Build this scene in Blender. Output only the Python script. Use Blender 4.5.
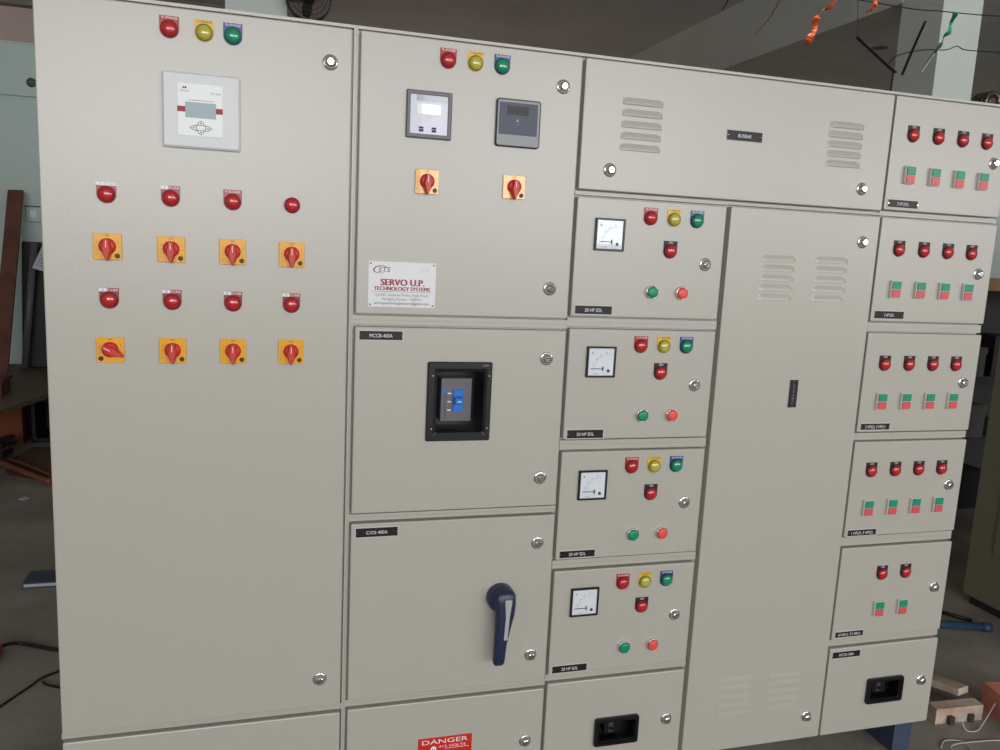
import bpy, math, random
from mathutils import Matrix, Vector
random.seed(7)
D = bpy.data
SC = bpy.context.scene
COL = SC.collection
for o in list(D.objects):
    D.objects.remove(o)

# ------------------------------------------------------------------ camera
cd = D.cameras.new('camera')
cd.sensor_width = 36.0
cd.lens = 28.836
cam = D.objects.new('camera', cd)
COL.objects.link(cam)
R = Matrix(((0.960672, -0.003098, -0.277667), (-0.273402, 0.164372, -0.947752), (0.048577, 0.986394, 0.15706)))
cam.matrix_world = Matrix.Translation((-0.6412, -1.6569, 1.3812)) @ R.to_4x4()
cd.clip_start = 0.05
SC.camera = cam

# ------------------------------------------------------------------ world, daylight through the windows, exposure
w = D.worlds.new('overcast_sky')
SC.world = w
w.use_nodes = True
bg = w.node_tree.nodes['Background']
bg.inputs[0].default_value = (0.80, 0.90, 1.0, 1)
bg.inputs[1].default_value = 0.6
SC.view_settings.view_transform = 'Standard'
SC.view_settings.look = 'None'
SC.view_settings.gamma = 1.0
SC.view_settings.use_curve_mapping = False
SC.view_settings.exposure = -0.91

WIN = [(-4.4, 0.5, 1.55, 3.7), (1.2, 5.6, 1.45, 3.7), (7.2, 11.4, 1.45, 3.6)]   # openings in the front wall: x0, x1, z0, z1
WPOW = [575, 470, 400]
for (x0, x1, z0, z1), p in zip(WIN, WPOW):
    ld = D.lights.new('window_daylight', 'AREA')
    ld.shape = 'RECTANGLE'
    ld.size = x1 - x0
    ld.size_y = z1 - z0
    ld.energy = p
    ld.color = (0.97, 0.985, 1.0)
    lo = D.objects.new('window_daylight', ld)
    lo.location = ((x0 + x1) / 2, -9.02, (z0 + z1) / 2)
    lo.rotation_euler = (math.radians(90), 0, 0)
    COL.objects.link(lo)

# ------------------------------------------------------------------ materials
def lin(c):
    c /= 255.0
    return c / 12.92 if c <= 0.04045 else ((c + 0.055) / 1.055) ** 2.4
def mat(name, rgb, rough=0.5, metal=0.0, coat=0.0, bump=None, mix=None, coat_rough=0.05, spec=0.5):
    m = D.materials.new(name)
    m.use_nodes = True
    nt = m.node_tree
    b = nt.nodes['Principled BSDF']
    c = tuple(lin(x) for x in rgb) + (1,)
    b.inputs['Base Color'].default_value = c
    b.inputs['Roughness'].default_value = rough
    b.inputs['Metallic'].default_value = metal
    b.inputs['Coat Weight'].default_value = coat
    b.inputs['Coat Roughness'].default_value = coat_rough
    b.inputs['Specular IOR Level'].default_value = spec
    tc = None
    if bump or mix:
        tc = nt.nodes.new('ShaderNodeTexCoord')
    if bump:
        n = nt.nodes.new('ShaderNodeTexNoise')
        n.inputs['Scale'].default_value = bump[0]
        n.inputs['Detail'].default_value = 3
        nt.links.new(tc.outputs['Object'], n.inputs['Vector'])
        bp = nt.nodes.new('ShaderNodeBump')
        bp.inputs['Strength'].default_value = bump[1]
        bp.inputs['Distance'].default_value = bump[2]
        nt.links.new(n.outputs['Fac'], bp.inputs['Height'])
        nt.links.new(bp.outputs['Normal'], b.inputs['Normal'])
    if mix:
        n = nt.nodes.new('ShaderNodeTexNoise')
        n.inputs['Scale'].default_value = mix[1]
        n.inputs['Detail'].default_value = 6
        n.inputs['Roughness'].default_value = 0.62
        nt.links.new(tc.outputs['Object'], n.inputs['Vector'])
        r = nt.nodes.new('ShaderNodeValToRGB')
        r.color_ramp.elements[0].position = 0.36
        r.color_ramp.elements[0].color = c
        r.color_ramp.elements[1].position = 0.66
        r.color_ramp.elements[1].color = tuple(lin(x) for x in mix[0]) + (1,)
        nt.links.new(n.outputs['Fac'], r.inputs['Fac'])
        nt.links.new(r.outputs['Color'], b.inputs['Base Color'])
    return m

M = {}
M['paint'] = mat('grey_powder_coat', (180, 176, 166.5), 0.33, bump=(190, 0.34, 0.0006), spec=0.8)
M['chrome'] = mat('chrome', (225, 225, 225), 0.10, 1.0)
M['slot'] = mat('dark_slot_shade', (60, 60, 60), 0.5)  # also paints the shade inside louvers, notches and the soffit hole
M['red_lens'] = mat('red_lens', (186, 30, 36), 0.22, coat=0.8)
M['yellow_lens'] = mat('yellow_lens', (186, 178, 70), 0.18, coat=1.0)
M['green_lens'] = mat('green_lens', (0, 140, 100), 0.18, coat=1.0)
M['red_bezel'] = mat('red_bezel', (120, 20, 28), 0.3)
M['yellow_bezel'] = mat('yellow_bezel', (132, 124, 50), 0.3)
M['green_bezel'] = mat('green_bezel', (8, 84, 72), 0.3)
M['red_leg'] = mat('red_legend', (168, 26, 40), 0.38, coat=0.12)
M['yellow_leg'] = mat('yellow_legend', (226, 182, 52), 0.38, coat=0.12)
M['blue_leg'] = mat('blue_legend', (26, 56, 128), 0.38, coat=0.12)
M['black_leg'] = mat('black_legend', (44, 34, 38), 0.45, spec=0.35)
M['kvar_leg'] = mat('maroon_legend', (140, 26, 42), 0.38, coat=0.12)
M['white'] = mat('white_print', (236, 236, 236), 0.5)
M['sticker_glare'] = mat('white_sticker_glare', (235, 235, 238), 0.35)  # white for stickers, also for painted glare and highlights
M['dark_print'] = mat('dark_print', (40, 36, 40), 0.5)
M['brown_print'] = mat('brown_print', (110, 84, 30), 0.5)
M['red_print'] = mat('red_print', (158, 34, 52), 0.5)
M['grey_print'] = mat('grey_print', (120, 122, 130), 0.5)
M['faint_print'] = mat('faint_print', (196, 196, 204), 0.5)
M['yellow_plate'] = mat('yellow_switch_plate', (240, 172, 40), 0.22, coat=0.7)
M['red_knob'] = mat('red_knob', (205, 42, 34), 0.42, coat=0.1)
M['screw'] = mat('dark_screw', (70, 58, 34), 0.4, 0.6)
M['green_cap'] = mat('green_button', (0, 142, 104), 0.35)
M['red_cap'] = mat('red_button', (236, 82, 74), 0.35)
M['twin_green'] = mat('twin_green', (18, 146, 110), 0.35)
M['twin_red'] = mat('twin_red', (214, 88, 94), 0.35)
M['twin_house'] = mat('twin_housing', (214, 211, 207), 0.4)
M['black_frame'] = mat('black_plastic', (24, 26, 29), 0.3)
M['black_deep'] = mat('shaded_black_plastic', (13, 14, 16), 0.3)  # darker copy of the black plastic, with recess shade in the colour
M['dial'] = mat('white_dial', (222, 228, 234), 0.35, coat=1.0, coat_rough=0.02)
M['needle'] = mat('needle_black', (40, 44, 50), 0.4)
M['np_alu'] = mat('nameplate_aluminium', (200, 197, 190), 0.4)
M['np_black'] = mat('nameplate_black', (28, 26, 28), 0.42, coat=0.05, spec=0.35)
M['plate_white'] = mat('white_metal_plate', (232, 232, 236), 0.22, coat=0.5)
M['ctl_grey'] = mat('controller_grey_plastic', (214, 216, 216), 0.4)
M['ctl_white'] = mat('controller_white_face', (236, 238, 240), 0.4)
M['lcd'] = mat('lcd_screen', (140, 162, 166), 0.35, coat=0.05)
M['meter_frame'] = mat('meter_frame_grey', (100, 100, 104), 0.4)
M['meter_face'] = mat('meter_pale_face', (214, 213, 230), 0.3, coat=0.25, coat_rough=0.05)
M['lcd_glare'] = mat('lcd_glass_glare', (238, 240, 242), 0.2, coat=1.0, coat_rough=0.02)  # the white reflection on the screen is put into the colour
M['meter_band'] = mat('meter_grey_band', (156, 158, 170), 0.2, coat=0.6)
M['meter_dark'] = mat('meter_slate_face', (92, 96, 108), 0.5, spec=0.3)
M['meter_lightgrey'] = mat('meter_light_grey', (158, 160, 164), 0.5, spec=0.4)
M['breaker_grey'] = mat('breaker_grey', (104, 102, 110), 0.4)
M['breaker_shaded'] = mat('breaker_shaded_grey', (62, 64, 70), 0.4)  # breaker grey darkened, recess shade put into the colour
M['breaker_blue'] = mat('breaker_blue', (20, 120, 214), 0.35)
M['navy'] = mat('navy_handle', (36, 44, 74), 0.38)
M['silver'] = mat('silver_inlay', (190, 194, 196), 0.35, 0.3)
M['danger_red'] = mat('danger_red', (208, 40, 32), 0.3, coat=0.3)
M['base_blue'] = mat('base_blue_grey', (60, 74, 96), 0.5)
# room
M['concrete'] = mat('concrete_floor', (132, 124, 116), 0.75, bump=(40, 0.3, 0.003), mix=((166, 157, 148), 2.2))
M['pink_wall'] = mat('beige_plaster', (222, 200, 192), 0.85, bump=(30, 0.2, 0.002))
M['dark_ceiling'] = mat('grey_ceiling', (216, 216, 211), 0.9, mix=((204, 204, 199), 1.2))
M['back_beam'] = mat('back_beam_paint', (150, 140, 130), 0.9)
M['beam'] = mat('beam_grey', (220, 224, 218), 0.9, mix=((208, 212, 205), 1.5))
M['pale_green'] = mat('pale_green_paint', (228, 235, 229), 0.7)
M['side_wall'] = mat('side_wall_paint', (190, 190, 184), 0.85)
M['green_steel'] = mat('pale_green_steel', (178, 194, 188), 0.5)
M['seam_dark'] = mat('seam_dark', (70, 76, 74), 0.6)
M['win_frame'] = mat('window_frame_grey', (120, 118, 112), 0.6)
M['plank'] = mat('brown_wood', (112, 66, 50), 0.7, mix=((86, 50, 40), 9))
M['black_sheet'] = mat('black_sheet', (20, 20, 24), 0.6)
M['pipe'] = mat('grey_pipe', (92, 92, 92), 0.5)
M['paper'] = mat('paper', (196, 192, 200), 0.8)
M['table_top'] = mat('worn_table_top', (96, 82, 66), 0.6)
M['table_leg'] = mat('dark_steel', (44, 40, 38), 0.6)
M['maroon'] = mat('maroon_box', (84, 40, 38), 0.7)
M['carton'] = mat('orange_brown_carton', (134, 70, 46), 0.8)
M['cardboard'] = mat('cardboard', (110, 88, 72), 0.85)
M['tube_orange'] = mat('orange_conduit', (140, 80, 56), 0.5)
M['slate_blue'] = mat('slate_blue_cover', (60, 68, 92), 0.5)
M['cord'] = mat('black_cord', (28, 26, 25), 0.5)
M['plug_orange'] = mat('orange_plug', (140, 68, 40), 0.5)
M['junk'] = mat('dark_cloth', (44, 38, 40), 0.9)
M['fan'] = mat('fan_dark_metal', (58, 56, 54), 0.4, 0.4)
M['foil_red'] = mat('red_foil', (250, 116, 78), 0.25, 0.5)
M['foil_gold'] = mat('gold_foil', (140, 116, 90), 0.35, 0.6)
M['foil_dark'] = mat('dark_foil', (66, 64, 62), 0.4, 0.4)
M['foil_blue'] = mat('blue_foil', (48, 54, 84), 0.35, 0.5)
M['foil_green'] = mat('green_foil', (60, 160, 120), 0.35, 0.4)
M['foil_silver'] = mat('silver_foil', (220, 226, 224), 0.35, 0.3)
M['olive'] = mat('olive_paint', (124, 122, 100), 0.6, bump=(50, 0.1, 0.001))
M['orange_wood'] = mat('orange_wood', (216, 168, 116), 0.6)
M['rack_dark'] = mat('rack_dark_steel', (46, 46, 46), 0.6)
M['grey_box'] = mat('grey_box', (108, 106, 104), 0.7)
M['blue_paint'] = mat('blue_channel', (48, 74, 104), 0.5)
M['pale_wood'] = mat('pale_painted_wood', (206, 194, 176), 0.7, mix=((176, 140, 122), 12))
M['brick'] = mat('red_brick', (226, 146, 128), 0.85, bump=(60, 0.4, 0.002), mix=((200, 120, 104), 20))
M['white_wire'] = mat('white_wire', (200, 198, 190), 0.5)
M['copper'] = mat('brown_metal', (110, 96, 86), 0.3, 0.7)

# ------------------------------------------------------------------ mesh builder (x right, y away from the viewer, z up)
TEXT = {}
def glyphs(s):
    if s not in TEXT:
        cu = D.curves.new('t', 'FONT')
        cu.body = s
        cu.resolution_u = 3
        ob = D.objects.new('t', cu)
        COL.objects.link(ob)
        bpy.context.view_layer.update()
        me = D.meshes.new_from_object(ob.evaluated_get(bpy.context.evaluated_depsgraph_get()))
        vs = [(v.co.x, v.co.y) for v in me.vertices]
        fs = [tuple(p.vertices) for p in me.polygons]
        D.objects.remove(ob)
        D.curves.remove(cu)
        D.meshes.remove(me)
        TEXT[s] = (vs, fs)
    return TEXT[s]
def rrect(x0, x1, z0, z1, r=0.0, n=3):
    if r <= 0:
        return [(x0, z0), (x1, z0), (x1, z1), (x0, z1)]
    out = []
    for cx, cz, a in ((x0 + r, z0 + r, 180), (x1 - r, z0 + r, 270), (x1 - r, z1 - r, 0), (x0 + r, z1 - r, 90)):
        for k in range(n + 1):
            t = math.radians(a + 90 * k / n)
            out.append((cx + r * math.cos(t), cz + r * math.sin(t)))
    return out
def circ(cx, cz, r, n=28):
    return [(cx + r * math.cos(2 * math.pi * k / n), cz + r * math.sin(2 * math.pi * k / n)) for k in range(n)]
class MB:
    def __init__(s):
        s.v, s.f, s.m, s.s, s.mats = [], [], [], [], []
    def mi(s, m):
        if m not in s.mats:
            s.mats.append(m)
        return s.mats.index(m)
    def add(s, vs, fs, m, smooth=False):
        b = len(s.v)
        s.v += [tuple(p) for p in vs]
        i = s.mi(m)
        for f in fs:
            s.f.append(tuple(b + k for k in f))
            s.m.append(i)
            s.s.append(smooth)
        return s
    def loft(s, loops, m, cap=True, back=False, smooth=False, capm=None):
        """loops: list of (polygon of (x,z), y); skin them front-wards and cap the last"""
        n = len(loops[0][0])
        vs = [(x, y, z) for poly, y in loops for x, z in poly]
        fs = []
        for k in range(len(loops) - 1):
            for i in range(n):
                j = (i + 1) % n
                fs.append((k * n + i, k * n + j, (k + 1) * n + j, (k + 1) * n + i))
        s.add(vs, fs, m, smooth)
        if cap:
            s.add([(x, loops[-1][1], z) for x, z in loops[-1][0]], [tuple(range(n))], capm or m)
        if back:
            s.add([(x, loops[0][1], z) for x, z in loops[0][0]], [tuple(reversed(range(n)))], m)
        return s
    def plate(s, x0, x1, z0, z1, yb, yf, m, r=0.0, ch=0.0005, back=False, capm=None):
        a = rrect(x0, x1, z0, z1, r)
        b = rrect(x0 + ch, x1 - ch, z0 + ch, z1 - ch, max(r - ch, 0.0003) if r > 0 else 0)
        return s.loft([(a, yb), (a, yf + ch), (b, yf)], m, back=back, capm=capm)
    def poly(s, p, yb, yf, m):
        return s.loft([(p, yb), (p, yf)], m)
    def lathe(s, prof, m, cx=0, cz=0, n=28, smooth=True, cap=True):
        return s.loft([(circ(cx, cz, r, n), y) for r, y in prof], m, cap=cap, smooth=smooth)
    def box(s, x0, x1, y0, y1, z0, z1, m):
        vs = [(x, y, z) for x in (x0, x1) for y in (y0, y1) for z in (z0, z1)]
        fs = [(0, 1, 3, 2), (4, 6, 7, 5), (0, 4, 5, 1), (2, 3, 7, 6), (0, 2, 6, 4), (1, 5, 7, 3)]
        return s.add(vs, fs, m)
    def text(s, body, cx, cz, h, y, m, width=None, rot=0, align='c', shear=0.0):
        vs, fs = glyphs(body)
        xa, xb = min(v[0] for v in vs), max(v[0] for v in vs)
        sc = h / 0.72
        sx = sc
        if width:
            sx = width / (xb - xa)
        ox = -(xa + xb) / 2 if align == 'c' else -xa
        c, n = math.cos(rot), math.sin(rot)
        out = []
        for a, b in vs:
            px, pz = (a + ox) * sx + shear * (b - .36) * sc, (b - 0.36) * sc
            out.append((cx + px * c - pz * n, y, cz + px * n + pz * c))
        return s.add(out, fs, m)
    def tube(s, pts, r, m, n=8, caps=True, flat=None):
        pts = [Vector(p) for p in pts]
        rings = []
        up = Vector((0, 0, 1))
        for i, p in enumerate(pts):
            d = (pts[min(i + 1, len(pts) - 1)] - pts[max(i - 1, 0)]).normalized()
            a = d.cross(up)
            if a.length < 1e-3:
                a = d.cross(Vector((0, 1, 0)))
            a.normalize()
            b = d.cross(a).normalized()
            rr = r[i] if isinstance(r, (list, tuple)) else r
            k = flat[i] if flat else 1.0
            rings.append([p + a * rr * math.cos(2 * math.pi * t / n) + b * rr * k * math.sin(2 * math.pi * t / n) for t in range(n)])
        vs = [q for rg in rings for q in rg]
        fs = []
        for k in range(len(rings) - 1):
            for i in range(n):
                j = (i + 1) % n
                fs.append((k * n + i, (k + 1) * n + i, (k + 1) * n + j, k * n + j))
        if caps:
            fs.append(tuple(range(n)))
            fs.append(tuple(reversed(range((len(rings) - 1) * n, len(rings) * n))))
        return s.add(vs, fs, m, True)
    def mesh(s, name):
        me = D.meshes.new(name)
        me.from_pydata(s.v, [], s.f)
        for m in s.mats:
            me.materials.append(M[m])
        me.polygons.foreach_set('material_index', s.m)
        me.polygons.foreach_set('use_smooth', s.s)
        me.update()
        return me
    def build(s, name, parent=None, loc=(0, 0, 0), rot=(0, 0, 0)):
        return obj(name, s.mesh(name), parent, loc, rot)
def obj(name, me, parent=None, loc=(0, 0, 0), rot=(0, 0, 0)):
    o = D.objects.new(name, me)
    COL.objects.link(o)
    o.parent = parent
    o.location = loc
    o.rotation_euler = rot
    return o
def tag(o, label, cat, group=None, kind=None):
    o['label'] = label
    o['category'] = cat
    if group:
        o['group'] = group
    if kind:
        o['kind'] = kind
    return o
def thing(name, label, cat, loc=(0, 0, 0), rot=(0, 0, 0), group=None):
    return tag(obj(name, None, None, loc, rot), label, cat, group)
def struct(o):
    o['kind'] = 'structure'
    return o
def copy_tree(src, parent, loc):
    c = src.copy()
    COL.objects.link(c)
    c.parent = parent
    c.location = loc
    for ch in src.children:
        g = ch.copy()
        COL.objects.link(g)
        g.parent = c
    return c

# ------------------------------------------------------------------ the room
def room():
    X0, X1, Y0, Y1, H = -7.0, 13.0, -9.0, 8.5, 3.9
    struct(MB().box(X0, X1, Y0, Y1, -0.2, 0.0, 'concrete').build('floor'))
    struct(MB().box(X0, X1, Y0, Y1, H, H + 0.2, 'dark_ceiling').build('ceiling'))
    struct(MB().box(X0, X1, Y1, Y1 + 0.2, -0.2, H + 0.2, 'pink_wall').build('wall_back'))
    struct(MB().box(X0 - 0.2, X0, Y0 - .2, Y1, -0.2, H + 0.2, 'side_wall').build('wall_left'))
    struct(MB().box(X1, X1 + 0.2, Y0 - .2, Y1, -0.2, H + 0.2, 'side_wall').build('wall_right'))
    f = MB()
    xs = [X0] + [v for q in WIN for v in q[:2]] + [X1]
    for k in range(0, len(xs), 2):
        f.box(xs[k], xs[k + 1], Y0 - 0.2, Y0, -0.2, H + 0.2, 'side_wall')
    for x0, x1, z0, z1 in WIN:
        f.box(x0, x1, Y0 - 0.2, Y0, -0.2, z0, 'side_wall')
        f.box(x0, x1, Y0 - 0.2, Y0, z1, H + 0.2, 'side_wall')
    struct(f.build('wall_front'))
    for k, (x0, x1, z0, z1) in enumerate(WIN):
        b = MB()
        t = 0.05
        b.box(x0, x1, Y0 - .01, Y0 + .04, z0, z0 + t, 'win_frame').box(x0, x1, Y0 - .01, Y0 + .04, z1 - t, z1, 'win_frame')
        b.box(x0, x0 + t, Y0 - .01, Y0 + .04, z0 + t, z1 - t, 'win_frame').box(x1 - t, x1, Y0 - .01, Y0 + .04, z0 + t, z1 - t, 'win_frame')
        xm = (x0 + x1) / 2
        b.box(xm - .03, xm + .03, Y0 - .01, Y0 + .04, z0 + t, z1 - t, 'win_frame')
        struct(b.build('window_%d' % (k + 1)))
    # concrete beams: a lower slab behind the pillar on the right, a beam across along the back wall
    b = MB().box(3.855, 4.201, 3.6, Y1, 3.31, H, 'beam').box(4.201, X1, -2.0, Y1, 3.31, H, 'beam')
    b.add([(4.61 + .075 * math.cos(k * math.pi / 10), 4.70 + .075 * math.sin(k * math.pi / 10), 3.309) for k in range(20)], [tuple(range(19, -1, -1))], 'slot')  # flat dark disc paints the shade of a hole in the soffit
    struct(b.build('ceiling_right'))
    struct(MB().box(X0, -0.6, 8.35, Y1, 3.66, H, 'back_beam').build('beam_back'))
    struct(MB().box(3.86, 4.20, 3.2, 3.6, 0, H, 'pale_green').build('pillar_right'))
    struct(MB().box(-0.96, -0.515, 5.0, 5.4, 0, H, 'pale_green').build('pillar_back'))
room()

# ------------------------------------------------------------------ pieces fitted to the doors
P = {}
def legend_poly(w=.0170, top=.0225, r=.0168, n=14):
    p = [(-w, top), ]
    for k in range(n + 1):
        t = math.pi + math.pi * k / n
        p.append((r * math.cos(t), r * math.sin(t)))
    p.append((w, top))
    return p
def lamp_meshes(color, legend, text):
    key = (color, legend, text)
    if key in P:
        return P[key]
    ck = ('lamp', color)
    if ck not in P:
        ring = MB().lathe([(.0152, -.001), (.0152, -.0052), (.0142, -.0066), (.0133, -.0066), (.0133, -.004)], color + '_bezel', cap=False).mesh('indicator_lamp')
        prof = [(.0132, -.004)] + [(.0132 * math.cos(t), -.0055 - .0062 * math.sin(t)) for t in [math.radians(a) for a in (0, 15, 30, 45, 60, 75, 86)]]
        lens = MB().lathe(prof, color + '_lens').mesh('lens')
        P[ck] = (ring, lens)
    leg = None
    if legend:
        b = MB().poly(legend_poly(), 0, -.0013, legend)
        y = -.0016
        if text.endswith('KVAR'):
            d = text[:-4]
            if d == '4':
                b.text('4 KVAR', 0, .0188, .0046, y, 'white', width=.028)
            else:
                b.add([(-.0172, y, .0158), (.0172, y, .0158), (.0172, y, .0222), (-.0172, y, .0222)], [(0, 1, 2, 3)], 'red_leg' if d != '1' else 'sticker_glare')  # on the first legend the white strip is painted glare
                b.add([(-.0172, y - .0002, .0158), (-.004, y - .0002, .0158), (-.004, y - .0002, .0222), (-.0172, y - .0002, .0222)], [(0, 1, 2, 3)], 'sticker_glare')
                b.text(d, -.0105, .019, .0046, y - .0004, 'grey_print')
                b.text('KVAR', .0065, .019, .0052, y - .0004, 'white' if d != '1' else 'faint_print', width=.019)  # first legend's text is paled to match its painted glare
        elif text == 'ON':
            b.text('ON', 0, .0192, .0050, y, 'white')
        else:
            b.text(text, .001, .0192, .0046, y, 'brown_print' if legend == 'yellow_leg' else 'white', width=.027)
        leg = b.mesh('legend_plate')
    P[key] = (P[ck][0], P[ck][1], leg)
    return P[key]
def lamp(par, x, z, color, legend, text):
    ring, lens, leg = lamp_meshes(color, legend, text)
    z += .0065 * (z - 1.381) / 1.657
    o = obj('indicator_lamp', ring, par, (x, 0, z))
    obj('lens', lens, o)
    if leg:
        obj('legend_plate', leg, o)
    return o
def rotary(par, x, z, ang=0.0):
    if 'rot' not in P:
        b = MB().plate(-.0245, .0245, -.0245, .0245, 0, -.004, 'yellow_plate', r=.003, ch=.0008)
        y = -.0043
        b.text('OFF', 0, .0205, .0036, y, 'brown_print')
        for k, (a, t) in enumerate(((30, '2'), (-30, '3'), (150, '1'))):
            b.text(t, .0205 * math.cos(math.radians(a)), .0205 * math.sin(math.radians(a)), .003, y, 'brown_print')
        for a in (0, 20, 160, 180, 200):
            c, n = math.cos(math.radians(a)), math.sin(math.radians(a))
            b.add([(.0185 * c - .0004 * n, y, .0185 * n + .0004 * c), (.0185 * c + .0004 * n, y, .0185 * n - .0004 * c),
                   (.0205 * c + .0004 * n, y, .0205 * n - .0004 * c), (.0205 * c - .0004 * n, y, .0205 * n + .0004 * c)], [(0, 1, 2, 3)], 'brown_print')
        b.text('A', -.019, -.014, .003, y, 'brown_print')
        P['rot'] = b.mesh('rotary_switch')
        k = MB().lathe([(.0148, -.003), (.0148, -.008), (.0138, -.0105), (.010, -.012)], 'red_knob')
        tear = [(-.0050, .0140), (-.0068, .004), (-.0100, -.006), (-.0015, -.0265), (.0015, -.0265), (.0100, -.006), (.0068, .004), (.0050, .0140)]
        top = [(a * .62, c * .93) for a, c in tear]
        k.loft([(tear, -.008), (tear, -.014), (top, -.0205)], 'red_knob')
        k.add([(-.0007, -.0208, -.002), (.0006, -.0208, -.002), (.0006, -.0208, .010), (-.0006, -.0208, .010)], [(0, 1, 2, 3)], 'sticker_glare')  # white line paints the highlight along the knob ridge
        P['knob'] = k.mesh('knob')
        s = MB().lathe([(.0045, -.003), (.0045, -.0052), (.0035, -.006)], 'screw', n=14)
        s.box(-.003, .003, -.0062, -.0058, -.0005, .0005, 'dark_print')
        P['rscrew'] = s.mesh('fixing_screw')
    o = obj('rotary_switch', P['rot'], par, (x, 0, z))
    obj('knob', P['knob'], o, (0, 0, .001), (0, ang, 0))
    sx = .0165 if ang == 0 else -.0165
    obj('fixing_screw', P['rscrew'], o, (sx, 0, -.0165))
    return o
def push(par, x, z, color):
    z += .0055 * (z - 1.381) / 1.657
    if 'pbring' not in P:
        P['pbring'] = MB().lathe([(.0152, 0), (.0152, -.006), (.0145, -.0075), (.0130, -.0075), (.0128, -.005)], 'chrome', cap=False).mesh('push_button')
    k = 'pb' + color
    if k not in P:
        P[k] = MB().lathe([(.0127, -.004), (.0127, -.0105), (.0118, -.0118), (.006, -.0124), (.001, -.0125)], color).mesh('button_cap')
    o = obj('push_button', P['pbring'], par, (x, 0, z))
    obj('button_cap', P[k], o)
    return o
def twin(par, x, z):
    z += .0075 * (z - 1.381) / 1.657
    if 'twin' not in P:
        P['twin'] = MB().plate(-.0148, .0148, -.0212, .0212, 0, -.008, 'twin_house', r=.002, ch=.001).mesh('twin_push_button')
        P['tg'] = MB().plate(-.0128, .0128, .0007, .0195, -.007, -.0105, 'twin_green', r=.001, ch=.0008).mesh('start_button')
        P['tr'] = MB().plate(-.0128, .0128, -.0195, -.0007, -.007, -.0105, 'twin_red', r=.001, ch=.0008).mesh('stop_button')
    o = obj('twin_push_button', P['twin'], par, (x, 0, z))
    obj('start_button', P['tg'], o)
    obj('stop_button', P['tr'], o)
    return o
def nameplate(par, x0, x1, z0, z1, text, vertical=False, tw=None, e=.0024):
    b = MB().plate(x0, x1, z0, z1, 0, -.0012, 'np_alu', ch=.0003)
    b.plate(x0 + e, x1 - e, z0 + e, z1 - e, -.0010, -.0016, 'np_black', ch=.0001)
    cx, cz = (x0 + x1) / 2, (z0 + z1) / 2
    if vertical:
        for q in (z0 + .004, z1 - .004):
            b.lathe([(.0012, -.0014), (.001, -.0023)], 'chrome', cx, q, n=10)
        b.text(text, cx, cz, .0062, -.0019, 'grey_print', rot=math.pi / 2, width=tw)
    else:
        for q in (x0 + .004, x1 - .004):
            b.lathe([(.0014, -.0014), (.0011, -.0023)], 'chrome', q, cz, n=10)
        b.text(text, cx, cz, .0076, -.0019, 'white', width=tw)
    return b.build('nameplate', par)
def louvers(door, x0, x1, ztop, zbot, n=5, H=.0145, out=.0038):
    """five pressed hood louvers, open underneath"""
    key = 'louv%.3f%.4f' % (x1 - x0, out)
    if key not in P:
        L = x1 - x0
        nx, nz = 26, 7
        vs, fs = [], []
        for j in range(nz + 1):
            t = j / nz                                    # 0 top .. 1 bottom
            for i in range(nx + 1):
                s_ = i / nx
                x = -L / 2 + L * s_
                e = min(s_, 1 - s_) * L / .014
                e = 1.0 if e >= 1 else math.sqrt(max(0, 1 - (1 - e) ** 2))
                # the rounded top corners: the hood starts lower near its ends
                tt = max(0.0, (t - (1 - e) * .8) / (1 - (1 - e) * .8 + 1e-6))
                h = out * e * (math.sin(tt * math.pi / 2) ** 1.15)
                vs.append((x, -h - .0002, -H * t))
        for j in range(nz):
            for i in range(nx):
                a = j * (nx + 1) + i
                fs.append((a, a + nx + 1, a + nx + 2, a + 1))
        b = MB().add(vs, fs, 'paint', True)
        # the lower edge: a dark face paints the shade inside the opening
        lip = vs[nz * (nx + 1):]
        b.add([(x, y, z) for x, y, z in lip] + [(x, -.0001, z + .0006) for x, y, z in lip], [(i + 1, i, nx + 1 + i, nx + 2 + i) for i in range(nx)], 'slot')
        P[key] = b.mesh('louver')
    for k in range(n):
        z = ztop + (zbot - ztop) * k / (n - 1)
        obj('louver', P[key], door, ((x0 + x1) / 2, 0, z + H / 2))

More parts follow.
